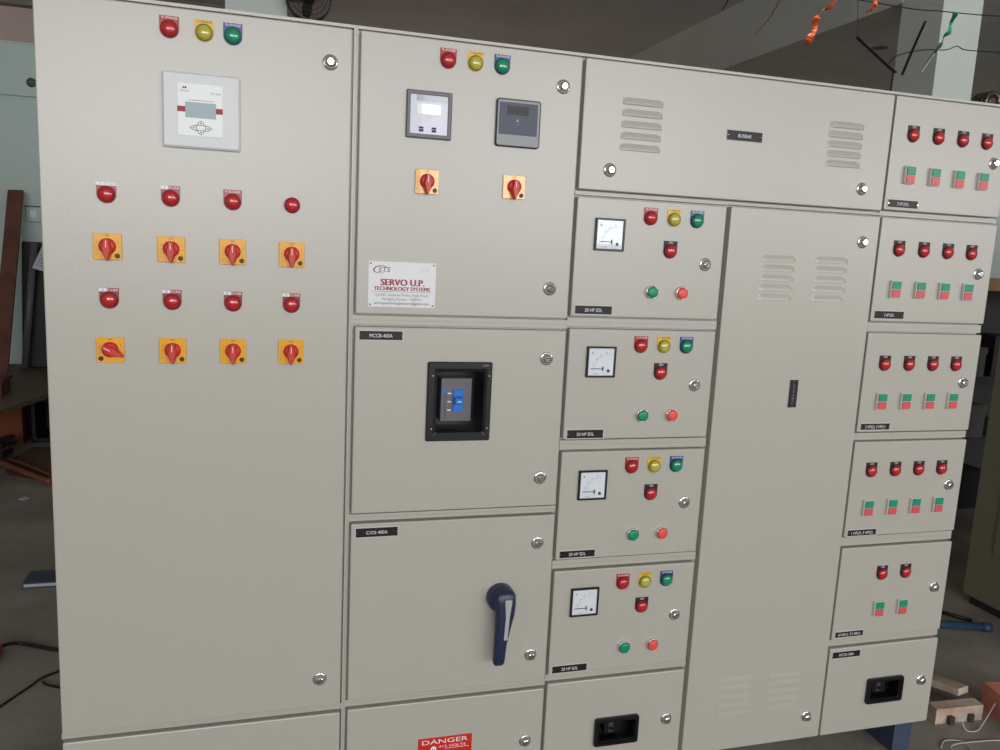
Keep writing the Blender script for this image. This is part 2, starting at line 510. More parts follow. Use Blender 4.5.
# ------------------------------------------------------------------ compartments: an open-fronted steel box with a hinged door each
A0, A1, B0, B1, C0, C1, D0, D1, E0, E1 = -1.040, -0.487, -0.4706, -0.0077, 0.0, 0.3652, 0.3773, 0.789, 0.795, 1.150
TOP, BOT = 1.7845, 0.120
ab, bc, cdm, de = (A1 + B0) / 2, (B1 + C0) / 2, (C1 + D0) / 2, (D1 + E0) / 2
TOPX, BOTX, LX, RX = TOP + .010, BOT - .006, A0 - .003, E1 + .003
def compartment(name, label, door, cell, hole=None, group=None, cat='switchboard compartment'):
    x0, x1, z0, z1 = door
    c0, c1, k0, k1 = cell
    e = .00015
    c0 += e; c1 -= e; k0 += e; k1 -= e
    t = thing(name, label, cat, (0, 0, 0), group=group)
    t.location = ((c0 + c1) / 2, .02, k0)
    off = Vector(t.location)
    b = MB()
    out = rrect(c0, c1, k0, k1)
    inn = rrect(x0 + .012, x1 - .012, z0 + .012, z1 - .012)
    b.loft([(out, .42), (out, .021), (inn, .021), (inn, .40)], 'paint', back=True)
    yl, g = .009, .0042
    if z0 - k0 > .0065: b.box(c0, c1, yl, .021, k0, z0 - g, 'paint')
    if k1 - z1 > .0065: b.box(c0, c1, yl, .021, z1 + g, k1, 'paint')
    v0 = z0 - g if z0 - k0 > .0065 else k0
    v1 = z1 + g if k1 - z1 > .0065 else k1
    if x0 - c0 > .0065: b.box(c0, x0 - g, yl, .021, v0, v1, 'paint')
    if c1 - x1 > .0065: b.box(x1 + g, c1, yl, .021, v0, v1, 'paint')
    b.build('body', t, -off)
    d = MB()
    def rr(i, r): return rrect(x0 + i, x1 - i, z0 + i, z1 - i, r)
    loops = [(rr(0, .003), .0195), (rr(0, .003), .0022), (rr(.0006, .003), .0007), (rr(.0022, .003), 0)]
    if hole:
        h = rrect(*hole, .003)
        loops += [(h, 0), (h, .0195), (rr(0, .003), .0195)]
        d.loft(loops, 'paint', cap=False)
    else:
        d.loft(loops, 'paint', back=True)
    dr = d.build('door', t, -off)
    fit = obj('fit', None)          # a temporary frame in panel coordinates, removed below
    return t, dr, fit
def close(t, fit):
    off = Vector(t.location)
    for o in list(fit.children):
        o.parent = t
        o.location = Vector(o.location) - off
    D.objects.remove(fit)
def lock(dr, x, z):
    x += .0045 * (x + .641) / 1.657
    z += .0045 * (z - 1.381) / 1.657
    if 'lock' not in P:
        b = MB().lathe([(.0150, 0), (.0150, -.0012), (.0122, -.0022), (.0118, -.0022), (.0110, -.0070), (.0094, -.0100), (.0062, -.0116)], 'chrome')
        b.box(-.0058, .0058, -.0124, -.0112, -.0011, .0011, 'chrome')
        b.box(-.0058, .0058, -.0119, -.0112, -.0026, -.0011, 'slot').box(-.0058, .0058, -.0119, -.0112, .0011, .0026, 'slot')
        P['lock'] = b.mesh('door_lock')
    obj('door_lock', P['lock'], dr, (x, 0, z), (0, random.uniform(-.8, .8), 0))

# --- tall capacitor panel on the left
t, dr, f = compartment('capacitor_compartment', 'tallest grey compartment, with eight red lamps and eight yellow rotary switches', (A0, A1, .3675, TOP), (LX, ab, .3570, TOPX))
for x, c, l, s in ((-.8174, 'red', 'red_leg', 'R-PHASE'), (-.7572, 'yellow', 'yellow_leg', 'Y-PHASE'), (-.707, 'green', 'blue_leg', 'B-PHASE')):
    lamp(f, x, 1.7445, c, l, s)
XA = (-.930, -.8195, -.7085, -.5977)
for x, l, s in zip(XA, ('red_leg', 'red_leg', 'red_leg', None), ('1KVAR', '2KVAR', '4KVAR', '')):
    lamp(f, x, 1.4427, 'red', l, s)
for x, s in zip(XA, ('10KVAR', '20KVAR', '20KVAR', '25KVAR')):
    lamp(f, x, 1.2485, 'red', 'kvar_leg', s)
for x in XA:
    rotary(f, x, 1.3472)
for k, x in enumerate(XA):
    rotary(f, x, 1.153, 0 if k else -math.radians(62))
lock(dr, -.5283, 1.7172); lock(dr, -.532, .4349)
# controller
b = MB()
b.loft([(rrect(-.831, -.694, 1.5365, 1.672, .003), 0), (rrect(-.831, -.694, 1.5365, 1.672, .003), -.007), (rrect(-.8275, -.6975, 1.540, 1.6685, .003), -.010)], 'ctl_grey')
ct = b.build('power_factor_controller', f)
b = MB().plate(-.8045, -.7250, 1.5585, 1.6525, -.0095, -.0112, 'ctl_white', r=.002, ch=.0004)
y = -.0115
for x0, x1 in ((-.8045, -.7908), (-.7370, -.7250)):
    b.add([(x0, y, 1.601), (x1, y, 1.601), (x1, y, 1.611), (x0, y, 1.611)], [(0, 1, 2, 3)], 'red_print')
b.poly(circ(-.7935, 1.6445, .0018, 12), -.011, y - .0002, 'red_print').poly(circ(-.7898, 1.6445, .0018, 12), -.011, y - .0002, 'dark_print')
b.text('MINIOR', -.7915, 1.6385, .0028, y, 'red_print', width=.015)
b.text('PFC-8000', -.7370, 1.6370, .0030, y, 'grey_print', width=.017)
b.add([(-.786, y, 1.6225), (-.741, y, 1.6225), (-.741, y, 1.6232), (-.786, y, 1.6232)], [(0, 1, 2, 3)], 'dark_print')
b.build('face', ct)
b = MB().plate(-.7908, -.7370, 1.5915, 1.6192, -.0110, -.0118, 'lcd', ch=.0002)
b.build('display', ct)
for dx, dz in ((0, .0082), (0, -.0072), (-.0120, 0), (.0125, 0)):
    cx, cz = -.7640 + dx, 1.5735 + dz
    if dx == 0:
        pl = [(cx - .0072, cz + (-.0036 if dz > 0 else .0036)), (cx + .0072, cz + (-.0036 if dz > 0 else .0036)), (cx + .0045, cz + (.0022 if dz > 0 else -.0022)), (cx, cz + (.0052 if dz > 0 else -.0052)), (cx - .0045, cz + (.0022 if dz > 0 else -.0022))]
        if dz < 0: pl = pl[::-1]
    else:
        sgn = 1 if dx > 0 else -1
        pl = [(cx - sgn * .0046, cz + .0058), (cx - sgn * .0052, cz - .0058), (cx + sgn * .002, cz - .0040), (cx + sgn * .0078, cz), (cx + sgn * .002, cz + .0040)]
        if sgn < 0: pl = pl[::-1]
    c_ = (sum(p[0] for p in pl) / 5, sum(p[1] for p in pl) / 5)
    pin = [(c_[0] + (p[0] - c_[0]) * .72, c_[1] + (p[1] - c_[1]) * .72) for p in pl]
    b = MB().poly(pl, -.0105, -.0118, 'meter_frame').poly(pin, -.0110, -.0121, 'ctl_white')
    b.poly(circ(c_[0], c_[1], .0016, 10), -.0115, -.0124, 'grey_print')
    b.build('key', ct)
close(t, f)

# --- blank compartment below it
t, dr, f = compartment('cable_compartment', 'plain blank grey compartment at the foot of the tallest one', (A0, A1, BOT, .3468), (LX, ab, BOTX, .3570))
close(t, f)

# --- metering compartment
t, dr, f = compartment('metering_compartment', 'grey compartment with two square digital meters and a white company plate', (B0, B1, 1.2332, TOP), (ab, bc, 1.2198, TOPX))
for x, c, l, s in ((-.2965, 'red', 'red_leg', 'R-PHASE'), (-.2400, 'yellow', 'yellow_leg', 'Y-PHASE'), (-.1837, 'green', 'blue_leg', 'B-PHASE')):
    lamp(f, x, 1.7455, c, l, s)
rotary(f, -.3318, 1.506); rotary(f, -.1461, 1.5075)
lock(dr, -.0500, 1.7194); lock(dr, -.0545, 1.2978)
# multifunction meter
b = MB()
a = rrect(-.3785, -.2858, 1.5910, 1.6835, .002)
b.loft([(a, 0), (a, -.005), (rrect(-.3765, -.2878, 1.593, 1.6815, .002), -.007), (rrect(-.371, -.2932, 1.599, 1.676, .002), -.007), (rrect(-.3702, -.294, 1.5998, 1.6752, .002), -.004)], 'meter_frame', capm='meter_face')
mm = b.build('digital_meter', f)
y = -.0043
MB().add([(-.3585, y, 1.6635), (-.2945, y, 1.6635), (-.2945, y, 1.6745), (-.3585, y, 1.6745)], [(0, 1, 2, 3)], 'meter_band').build('header_strip', mm)
b = MB().plate(-.3575, -.3085, 1.6375, 1.6580, -.0040, -.0052, 'lcd_glare', ch=.0003)
b.build('display', mm)
b = MB()
for cx in (-.3475, -.3215):
    k = MB().plate(cx - .0045, cx + .0045, 1.6040, 1.6135, -.0040, -.0055, 'dark_print', ch=.0004)
    k.add([(cx - .0045, -.0057, 1.6085), (cx + .0045, -.0057, 1.6085), (cx + .0045, -.0057, 1.6092), (cx - .0045, -.0057, 1.6092)], [(0, 1, 2, 3)], 'white')
    k.build('key', mm)
MB().text('kWh', -.333, 1.6325, .003, y, 'faint_print').text('V A Hz', -.332, 1.626, .0022, y, 'faint_print').build('marking', mm)
# ammeter with digital display
b = MB()
a = rrect(-.1927, -.0968, 1.5888, 1.6845, .006)
b.loft([(a, 0), (a, -.006), (rrect(-.1912, -.0983, 1.5903, 1.683, .005), -.0075), (rrect(-.1897, -.0998, 1.5918, 1.6815, .0045), -.0075)], 'black_frame', capm='meter_lightgrey')
m2 = b.build('digital_ammeter', f)
MB().plate(-.1868, -.1040, 1.6130, 1.6770, -.0073, -.0082, 'meter_dark', ch=.0002).text('A', -.1475, 1.6420, .0055, -.0085, 'white').text('L1', -.1475, 1.6345, .002, -.0085, 'white').build('face', m2)
MB().plate(-.1700, -.1240, 1.6530, 1.6700, -.0080, -.0088, 'np_black', ch=.0002).build('display', m2)
# company plate
b = MB().plate(-.4460, -.3060, 1.2485, 1.3415, 0, -.0010, 'plate_white', ch=.0002)
y = -.0013
for x in (-.4415, -.3105):
    for z in (1.253, 1.337):
        b.lathe([(.0020, -.0008), (.0016, -.0018)], 'pipe', x, z, n=12)
for k in range(40):                                     # the red swoosh around the initials
    a0, a1 = math.radians(35 + 290 * k / 40), math.radians(35 + 290 * (k + 1) / 40)
    w0, w1 = .0004 + .0011 * math.sin(math.pi * k / 40), .0004 + .0011 * math.sin(math.pi * (k + 1) / 40)
    def q(a, w): return (-.4215 + (.0135 + w) * math.cos(a) + .003 * math.sin(a), y, 1.3255 + (.0075 + w * .6) * math.sin(a))
    b.add([q(a0, -w0), q(a0, w0), q(a1, w1), q(a1, -w1)], [(0, 1, 2, 3)], 'red_print' if k < 26 else 'grey_print')
b.text('STS', -.4135, 1.3255, .0105, y - .0002, 'dark_print', width=.0235, shear=.18)
def serif_text(body, cx, cz, h, width):
    b.text(body, cx, cz, h, y, 'red_print', width=width)
    for q_ in (.05, .09, .13):
        b.text(body, cx + h * q_, cz, h, y - .0001 * q_ * 20, 'red_print', width=width)
serif_text('SERVO U.P.', -.3760, 1.3000, .0135, .090)
serif_text('TECHNOLOGY SYSTEMS', -.3765, 1.2868, .0080, .116)
b.add([(-.4400, y, 1.2800), (-.3130, y, 1.2800), (-.3130, y, 1.2805), (-.4400, y, 1.2805)], [(0, 1, 2, 3)], 'dark_print')
b.text('122/245, Gadarian Purwa, Kalpi Road,', -.3765, 1.2740, .0056, y, 'grey_print', width=.112)
b.text('Fazalganj, Kanpur - 208012', -.3765, 1.2655, .0056, y, 'grey_print', width=.080)
b.text('servouptechnologysystems@gmail.com', -.3765, 1.2570, .0056, y, 'dark_print', width=.114)
b.text('ISO 9001', -.3285, 1.3290, .003, y, 'faint_print', width=.017).text('CERTIFIED', -.3275, 1.3240, .003, y, 'faint_print', width=.015)
b.build('company_plate', f)
close(t, f)

# --- breaker compartment with a window
HB = (-.297, -.190, .978, 1.1155)
t, dr, f = compartment('breaker_compartment', 'grey compartment with a blue toggle breaker behind a tall black window frame', (B0, B1, .8048, 1.2064), (ab, bc, .7932, 1.2198), hole=HB)
nameplate(f, -.4640, -.3700, 1.1775, 1.2005, 'MCCB-400A', tw=.048)
lock(dr, -.0522, 1.1443); lock(dr, -.0511, .8722)
b = MB()
a = rrect(-.3168, -.1745, .9617, 1.1352, .004)
i1, i2 = rrect(-.2955, -.1910, .9800, 1.1140, .002), rrect(-.2940, -.1925, .9815, 1.1125, .002)
b.loft([(a, -.0002), (a, -.004), (rrect(-.3150, -.1763, .9635, 1.1334, .004), -.006), (rrect(-.302, -.1855, .9735, 1.121, .003), -.006), (i1, -.003), (i2, .075)], 'black_frame', capm='black_deep')
for x in (-.3055, -.1815):
    for z in (.990, 1.1055):
        b.lathe([(.0022, -.0055), (.0018, -.0072)], 'chrome', x, z, n=12)
b.add([(-.1960, -.0063, 1.1262), (-.1835, -.0063, 1.1262), (-.1835, -.0063, 1.1295), (-.1960, -.0063, 1.1295)], [(0, 1, 2, 3)], 'meter_frame')
bz = b.build('breaker_window', f)
b = MB().plate(-.2790, -.2100, .9980, 1.0940, .074, .030, 'breaker_grey', r=.002, ch=.001)
b.plate(-.2700, -.2660, 1.0030, 1.0600, .031, .0285, 'meter_frame', ch=.0003)
for z in (1.0605, 1.0420, 1.0230):
    b.add([(-.2640, .0297, z - .0014), (-.2560, .0297, z - .0014), (-.2560, .0297, z + .0014), (-.2640, .0297, z + .0014)], [(0, 1, 2, 3)], 'white')
b.poly(rrect(-.2775, -.2690, 1.0610, 1.0700, .001), .031, .0295, 'breaker_blue')
br = b.build('circuit_breaker', f)
b = MB().plate(-.2520, -.2300, 1.0200, 1.0690, .031, .0265, 'breaker_blue', r=.001, ch=.0006)
b.plate(-.2500, -.2320, 1.0380, 1.0520, .027, .0150, 'breaker_blue', r=.002, ch=.001)
b.plate(-.2520, -.2300, 1.0360, 1.0375, .027, .0262, 'navy', ch=.0002).plate(-.2520, -.2300, 1.0525, 1.0540, .027, .0262, 'navy', ch=.0002)
b.plate(-.2440, -.2360, 1.0435, 1.0455, .016, .0147, 'sticker_glare', ch=.0002)
b.build('toggle', br)
close(t, f)

# --- changeover switch compartment with the rotary handle
t, dr, f = compartment('switch_compartment', 'grey compartment with the dark blue lever handle', (B0, B1, .3739, .7817), (ab, bc, .3619, .7932))
nameplate(f, -.4630, -.3678, .7497, .7745, 'C/OS 400A', tw=.046)
lock(dr, -.0482, .7181); lock(dr, -.0493, .4430)
b = MB().lathe([(.0325, 0), (.0325, -.014), (.0315, -.022), (.0275, -.029), (.022, -.033)], 'navy', n=40)
hd = b.build('rotary_handle', f, (-.1305, 0, .5930))
g = MB()
def sec(z, cx, hw, y0, y1):
    n = 20
    return [Vector((cx + hw * math.copysign(abs(math.cos(2 * math.pi * k / n)) ** .6, math.cos(2 * math.pi * k / n)), (y0 + y1) / 2 + (y1 - y0) / 2 * math.copysign(abs(math.sin(2 * math.pi * k / n)) ** .6, math.sin(2 * math.pi * k / n)), z)) for k in range(n)]
secs = [sec(.0285, .003, .007, -.032, -.022), sec(.026, .003, .017, -.040, -.020), sec(.018, .003, .0235, -.045, -.018), sec(0, .0035, .0242, -.047, -.016), sec(-.025, .004, .0220, -.048, -.018), sec(-.06, .000, .0178, -.048, -.022), sec(-.10, -.004, .0143, -.046, -.024), sec(-.142, -.006, .0135, -.045, -.026), sec(-.1485, -.006, .0105, -.042, -.029)]
n = 20
vs = [v for s_ in secs for v in s_]
fs = [(k * n + i, k * n + (i + 1) % n, (k + 1) * n + (i + 1) % n, (k + 1) * n + i) for k in range(len(secs) - 1) for i in range(n)]
fs += [tuple(reversed(range(n))), tuple(range((len(secs) - 1) * n, len(secs) * n))]
g.add(vs, fs, 'navy', True)
g.text('CSPI', .002, .0195, .0042, -.0455, 'meter_band', width=.016)
gr = g.build('lever', hd)
pl = [(.000, -.084), (.0085, -.084), (.0110, -.03), (.0155, .009), (.0140, .0112), (.0005, .0112), (-.0010, .009), (.0022, -.03)]
MB().poly(pl, -.046, -.0493, 'silver').build('inlay', hd)
close(t, f)

# --- danger plate compartment
t, dr, f = compartment('cable_compartment', 'grey compartment with the red danger plate, below the blue lever handle', (B0, B1, BOT, .3499), (ab, bc, BOTX, .3619))
lock(dr, -.0507, .2229)
b = MB().plate(-.3085, -.1810, .170, .2575, 0, -.0010, 'danger_red', ch=.0003)
y = -.0013
b.text('DANGER', -.245, .2475, .0115, y, 'white', width=.108)
b.text('415 VOLTS', -.228, .2335, .0060, y, 'white', width=.064)
b.add([(-.245, y, .2270), (-.188, y, .2270), (-.188, y, .2280), (-.245, y, .2280)], [(0, 1, 2, 3)], 'white')
b.poly(circ(-.272, .2290, .0070, 18), -.0008, y, 'white').add([(-.277, y, .2195), (-.267, y, .2195), (-.267, y, .2235), (-.277, y, .2235)], [(0, 1, 2, 3)], 'white')
for s_ in (-1, 1):
    b.poly(circ(-.272 + s_ * .0026, .2290, .0016, 10), -.001, y - .0003, 'danger_red')
    b.add([(-.272 - .012, y, .2150 if s_ > 0 else .2050), (-.272 + .012, y, .2050 if s_ > 0 else .2150), (-.272 + .012, y, .2075 if s_ > 0 else .2175), (-.272 - .012, y, .2175 if s_ > 0 else .2075)], [(0, 1, 2, 3)], 'white')
b.build('danger_plate', f)
close(t, f)

# --- busbar chamber across the top
t, dr, f = compartment('busbar_chamber', 'wide low grey compartment along the top with two louver banks', (C0, D1, 1.5142, TOP), (bc, de, 1.5066, TOPX))
nameplate(f, .3470, .4390, 1.6450, 1.6680, 'BUSBAR', tw=.034, e=.0008)
lock(dr, .0675, 1.5581); lock(dr, .7202, 1.561)
louvers(dr, .0890, .1855, 1.7065, 1.6105)
louvers(dr, .6140, .7110, 1.7040, 1.6160)
close(t, f)

# --- four motor feeder compartments
def ammeter(par, x, z):
    x += .0015
    z += .004 * (z - 1.381) / 1.657
    if 'am' not in P:
        h, y = .0352, -.0036
        a = rrect(-h, h, -h, h, .0012)
        b = MB().loft([(a, 0), (a, -.0055), (rrect(-h + .001, h - .001, -h + .001, h - .001, .0012), -.0065), (rrect(-h + .004, h - .004, -h + .004, h - .004, .0012), -.0065), (rrect(-h + .0045, h - .0045, -h + .0045, h - .0045, .0012), -.0034)], 'black_frame', cap=False)
        P['am'] = b.mesh('ammeter')
        i = h - .0045
        b = MB().add([(-i, -.0034, -i), (i, -.0034, -i), (i, -.0034, i), (-i, -.0034, i)], [(0, 1, 2, 3)], 'dial')
        cx, cz, r = .019, -.0185, .036
        for k in range(24):
            a0, a1 = math.radians(90 + 90 * k / 24), math.radians(90 + 90 * (k + 1) / 24)
            b.add([(cx + rr * math.cos(aa), y, cz + rr * math.sin(aa)) for rr, aa in ((r, a0), (r + .0005, a0), (r + .0005, a1), (r, a1))], [(0, 1, 2, 3)], 'faint_print')
        for k, tx in ((10, '50'), (32, '40'), (52, '30'), (72, '15')):
            a0 = math.radians(90 + k)
            b.text(tx, cx + (r + .0045) * math.cos(a0) * .96, cz + (r + .0045) * math.sin(a0), .0032, y, 'grey_print')
        for k in range(0, 91, 9):
            a0 = math.radians(90 + k)
            c, n = math.cos(a0), math.sin(a0)
            b.add([(cx + rr * c + s_ * n * .0003, y, cz + rr * n - s_ * c * .0003) for rr, s_ in ((r - .0015, 1), (r + .0015, 1), (r + .0015, -1), (r - .0015, -1))], [(0, 1, 2, 3)], 'grey_print')
        b.text('A', -.0215, .0205, .0058, y, 'dark_print')
        b.text('CT 50/5', -.012, -.0272, .0026, y, 'grey_print').text('~', -.024, -.0225, .004, y, 'grey_print')
        P['dial'] = b.mesh('dial')
        b = MB().box(-.0245, .0060, -.0044, -.0038, -.0163, -.0148, 'needle').box(.0035, .0060, -.0046, -.0036, -.0200, -.0110, 'needle')
        P['ndl'] = b.mesh('needle')
        b = MB().plate(.0065, .0300, -.0300, -.0080, -.0030, -.0046, 'dial', r=.002, ch=.0004).lathe([(.0038, -.0044), (.0036, -.0056)], 'needle', .0180, -.0200, n=16)
        b.box(.0150, .0210, -.0058, -.0055, -.0204, -.0196, 'meter_frame')
        P['adj'] = b.mesh('zero_adjuster')
    o = obj('ammeter', P['am'], par, (x, 0, z))
    obj('dial', P['dial'], o); obj('needle', P['ndl'], o); obj('zero_adjuster', P['adj'], o)
FEED = [(1.2393, 1.4988), (.9586, 1.2116), (.6707, .9293), (.3838, .6423)]
FL = ['motor feeder compartment directly under the long louvered one, topmost of four with analogue ammeters',
      'second motor feeder compartment down of four with analogue ammeters, beside the black breaker window',
      'third motor feeder compartment down of four with analogue ammeters',
      'lowest motor feeder compartment of four with analogue ammeters, beside the blue lever handle']
fe = [1.5066] + [(FEED[k][0] + FEED[k + 1][1]) / 2 for k in range(3)] + [.3715]
AMZ = (1.4205, 1.1382, .8512, .5653)
RYB = (1.4618, 1.1760, .8925, .6062)
ONZ = (1.3915, 1.1142, .8256, .5430)
PBZ = (1.2985, 1.0145, .7270, .4415)
LKZ = (1.3651, 1.0846, .7987, .5127)
NPZ = ((1.2425, 1.2655), (.9590, .9830), (.6732, .6943), (.3848, .4068))
for k in range(4):
    t, dr, f = compartment('motor_feeder_compartment', FL[k], (C0, C1, *FEED[k]), (bc, cdm, fe[k + 1], fe[k]), group='motor feeder compartments with ammeters')
    ammeter(f, .0775, AMZ[k])
    for x, c, l, s in ((.1752, 'red', 'red_leg', 'R-PHASE'), (.2330, 'yellow', 'yellow_leg', 'Y-PHASE'), (.2907, 'green', 'blue_leg', 'B-PHASE')):
        lamp(f, x, RYB[k], c, l, s)
    lamp(f, .2297, ONZ[k], 'red', 'black_leg', 'ON')
    push(f, .1905, PBZ[k], 'green_cap'); push(f, .2660, PBZ[k], 'red_cap')
    nameplate(f, .0065, .0995, *NPZ[k], '20 HP SDL', tw=.042)
    lock(dr, .3190, LKZ[k])
    close(t, f)

# --- small breaker compartments with a black bezel
def bezel(par, cx, cz, w, h, hole_depth=.028):
    b = MB()
    a = rrect(cx - w, cx + w, cz - h, cz + h, .006)
    def r_(i, rad=.005): return rrect(cx - w + i, cx + w - i, cz - h + i, cz + h - i, rad)
    b.loft([(a, -.0002), (a, -.008), (r_(.002), -.0105), (r_(.008), -.0105), (r_(.0105, .003), -.006), (r_(.012, .003), -.004), (r_(.012, .003), hole_depth)], 'black_deep')
    z = b.build('breaker_window', par)
    q = MB().plate(cx - .026, cx + .016, cz - .018, cz + .018, hole_depth - .0005, .012, 'black_deep', r=.002, ch=.001)  # breaker coloured darker to paint the shade of its recess
    q.plate(cx - .0155, cx - .002, cz - .012, cz + .013, .013, .0095, 'breaker_shaded', r=.001, ch=.0005)
    q.plate(cx - .0130, cx - .0045, cz - .004, cz + .003, .010, .004, 'black_deep', r=.001, ch=.0008)
    q.build('circuit_breaker', par)
t, dr, f = compartment('breaker_compartment', 'grey compartment with a small black window below the lowest analogue ammeter', (C0, C1, BOT, .3591), (bc, cdm, BOTX, .3715), hole=(.1395, .2345, .1930, .2440))
bezel(f, .187, .2185, .0585, .0365)
lock(dr, .3213, .2335)
close(t, f)

# --- tall cable alley door
t, dr, f = compartment('cable_alley', 'tall narrow grey compartment with louvers at top and foot and one upright black nameplate', (D0, D1, BOT, 1.4999), (cdm, de, BOTX, 1.5066))
nameplate(f, .5805, .6060, 1.0275, 1.0980, 'CABLE ALLEY', vertical=True, tw=.052, e=.0008)
lock(dr, .7409, 1.4362); lock(dr, .739, .1874)
louvers(dr, .4670, .5610, 1.3880, 1.2965)
louvers(dr, .6150, .7090, 1.3905, 1.2975)
louvers(dr, .4650, .5620, .3180, .2205, out=.0018)
louvers(dr, .6105, .7080, .3140, .2230, out=.0018)
close(t, f)

# --- starter compartments on the right
ST = [(1.5177, TOP), (1.2455, 1.4995), (.9620, 1.2165), (.6827, .9364), (.3968, .6512)]
SL = ['topmost right-hand compartment with four red lamps, level with the long louvered one',
      'second starter compartment down in the narrow column of red lamps and green-red button pairs',
      'third starter compartment down in the narrow column of red lamps and green-red button pairs',
      'fourth starter compartment down, lowest one with four red lamps over four button pairs',
      'starter compartment with only two red lamps over two green-red button pairs']
SL[0] = 'uppermost starter compartment, four red lamps over white-rimmed button pairs, beside the long louvered one'
se = [TOPX] + [(ST[k][0] + ST[k + 1][1]) / 2 for k in range(4)] + [.3838]
LZ = (1.6955, 1.4230, 1.1379, .8607, .5768)
TZ = (1.6020, 1.3268, 1.0440, .7636, .4812)
KZ = (1.6486, 1.3732, 1.0911, .8147, .5255)
NZ = ((1.5225, 1.5450), (1.2505, 1.2735), (.9660, .9865), (.6830, .7033), (.4005, .4202))
NT = (('3 HP DOL', .034), ('3 HP DOL', .030), ('2 HP(2), 3 HP(1)', .062), ('1 HP(2), 5 HP(2)', .066), ('10 HP(1), 7.5 HP(1)', .070))
for k in range(5):
    t, dr, f = compartment('starter_compartment', SL[k], (E0, E1, *ST[k]), (de, RX, se[k + 1], se[k]), group='starter compartments with button pairs')
    for x in ((.8535, .9285, 1.0030, 1.0775) if k < 4 else (.9290, 1.0050)):
        lamp(f, x, LZ[k], 'red', 'black_leg', 'ON')
        twin(f, x + .0005, TZ[k])
    nameplate(f, .8015, .8945, *NZ[k], NT[k][0], tw=NT[k][1])
    lock(dr, 1.1040, KZ[k])
    close(t, f)

t, dr, f = compartment('breaker_compartment', 'grey compartment with a small black window at the foot of the starter column', (E0, E1, BOT, .3703), (de, RX, BOTX, .3838), hole=(.9375, 1.0325, .2105, .2615))
nameplate(f, .8010, .8935, .3412, .3630, 'MCCB-100A', tw=.046)
bezel(f, .985, .236, .0585, .0365)
lock(dr, 1.1039, .252)
close(t, f)

# --- blue base frame
b = MB()
for x0, x1 in ((1.088, 1.148), (-.03, .03), (-1.038, -.978)):
    b.box(x0, x1, .045, .42, 0, .1135, 'base_blue')
b.box(-.978, 1.088, .38, .415, .03, .1130, 'base_blue')
tag(b.build('base_frame'), 'blue steel base channel standing on the floor under the grey switchboard', 'base frame')

# ------------------------------------------------------------------ left background
def slab(mb, p, q, w, th, m):
    """a straight board from p to q, w wide along x and th thick"""
    p, q = Vector(p), Vector(q)
    d = (q - p).normalized()
    sx = (Vector((1, 0, 0)) - d * d.x).normalized()
    nn = d.cross(sx).normalized()
    vs = [c + sx * w / 2 * a + nn * th / 2 * e for c in (p, q) for a, e in ((-1, -1), (1, -1), (1, 1), (-1, 1))]
    return mb.add(vs, [(0, 3, 2, 1), (4, 5, 6, 7), (0, 1, 5, 4), (1, 2, 6, 5), (2, 3, 7, 6), (3, 0, 4, 7)], m)
def prism(mb, pts, z0, z1, m):
    n = len(pts)
    vs = [(x, y, z0) for x, y in pts] + [(x, y, z1) for x, y in pts]
    fs = [(i, (i + 1) % n, n + (i + 1) % n, n + i) for i in range(n)] + [tuple(range(n, 2 * n)), tuple(reversed(range(n)))]
    return mb.add(vs, fs, m)
def arc(pts, k=6):
    """a smooth path through pts"""
    P_ = [Vector(p) for p in pts]
    out = []
    for i in range(len(P_) - 1):
        a, b, c, d = P_[max(i - 1, 0)], P_[i], P_[i + 1], P_[min(i + 2, len(P_) - 1)]
        for j in range(k):
            t = j / k
            out.append(.5 * ((2 * b) + (c - a) * t + (2 * a - 5 * b + 4 * c - d) * t * t + (3 * b - a - 3 * c + d) * t ** 3))
    return out + [P_[-1]]

t = thing('steel_cabinet', 'pale green steel cabinet with small round lock, behind the tall brown plank', 'cabinet', (-2.7, 4.42, 0))
MB().plate(-1.0, 1.0, .02, 2.54, .5, .02, 'green_steel', ch=.002, back=True).build('body', t)
for z0, z1 in ((2.20, 2.525), (.1, 2.185)):
    o = MB().plate(-.98, .98, z0, z1, .02, 0, 'green_steel', ch=.004).build('door', t)
    if z0 > 2:
        MB().lathe([(.030, 0), (.030, -.004), (.020, -.008), (.018, -.024), (.006, -.028)], 'pipe', .574, 2.29).build('knob', o)
b = MB().box(.52, .75, -.03, 0, 1.40, 1.50, 'green_steel').box(.51, .76, -.034, 0, 1.495, 1.503, 'seam_dark')
for k in range(3):
    b.box(.54 + .07 * k, .58 + .07 * k, -.036, -.03, 1.425, 1.475, 'ctl_grey')
b.build('outlet_box', t)

b = slab(MB(), (-2.195, 3.72, .462), (-2.2165, 4.315, 1.592), .088, .022, 'plank')
tag(b.build('wooden_plank'), 'tall brown wooden plank leaning against the pale green cabinet', 'plank')
b = MB()
for k in range(3):
    slab(b, (-2.02 + .02 * k, 4.19 + .03 * k, .456), (-2.02 + .02 * k, 4.30 + .03 * k, 1.268 - .02 * k), .34, .022, 'black_sheet')
tag(b.build('black_board'), 'stack of black boards leaning on the pale green cabinet', 'board')
b = MB().tube([(-2.155, 4.10, .456), (-2.098, 4.215, 1.262)], .021, 'pipe', n=14)
tag(b.build('grey_pipe'), 'slim grey pipe standing against the black boards', 'pipe')
vs = [(-2.047, 4.195, 1.250), (-2.104, 4.165, 1.105), (-2.02, 4.165, 1.080), (-1.96, 4.195, 1.235)]
b = MB().add(vs + [(x, y - .002, z) for x, y, z in vs], [(3, 2, 1, 0), (4, 5, 6, 7), (0, 1, 5, 4), (1, 2, 6, 5), (2, 3, 7, 6), (3, 0, 4, 7)], 'paper')
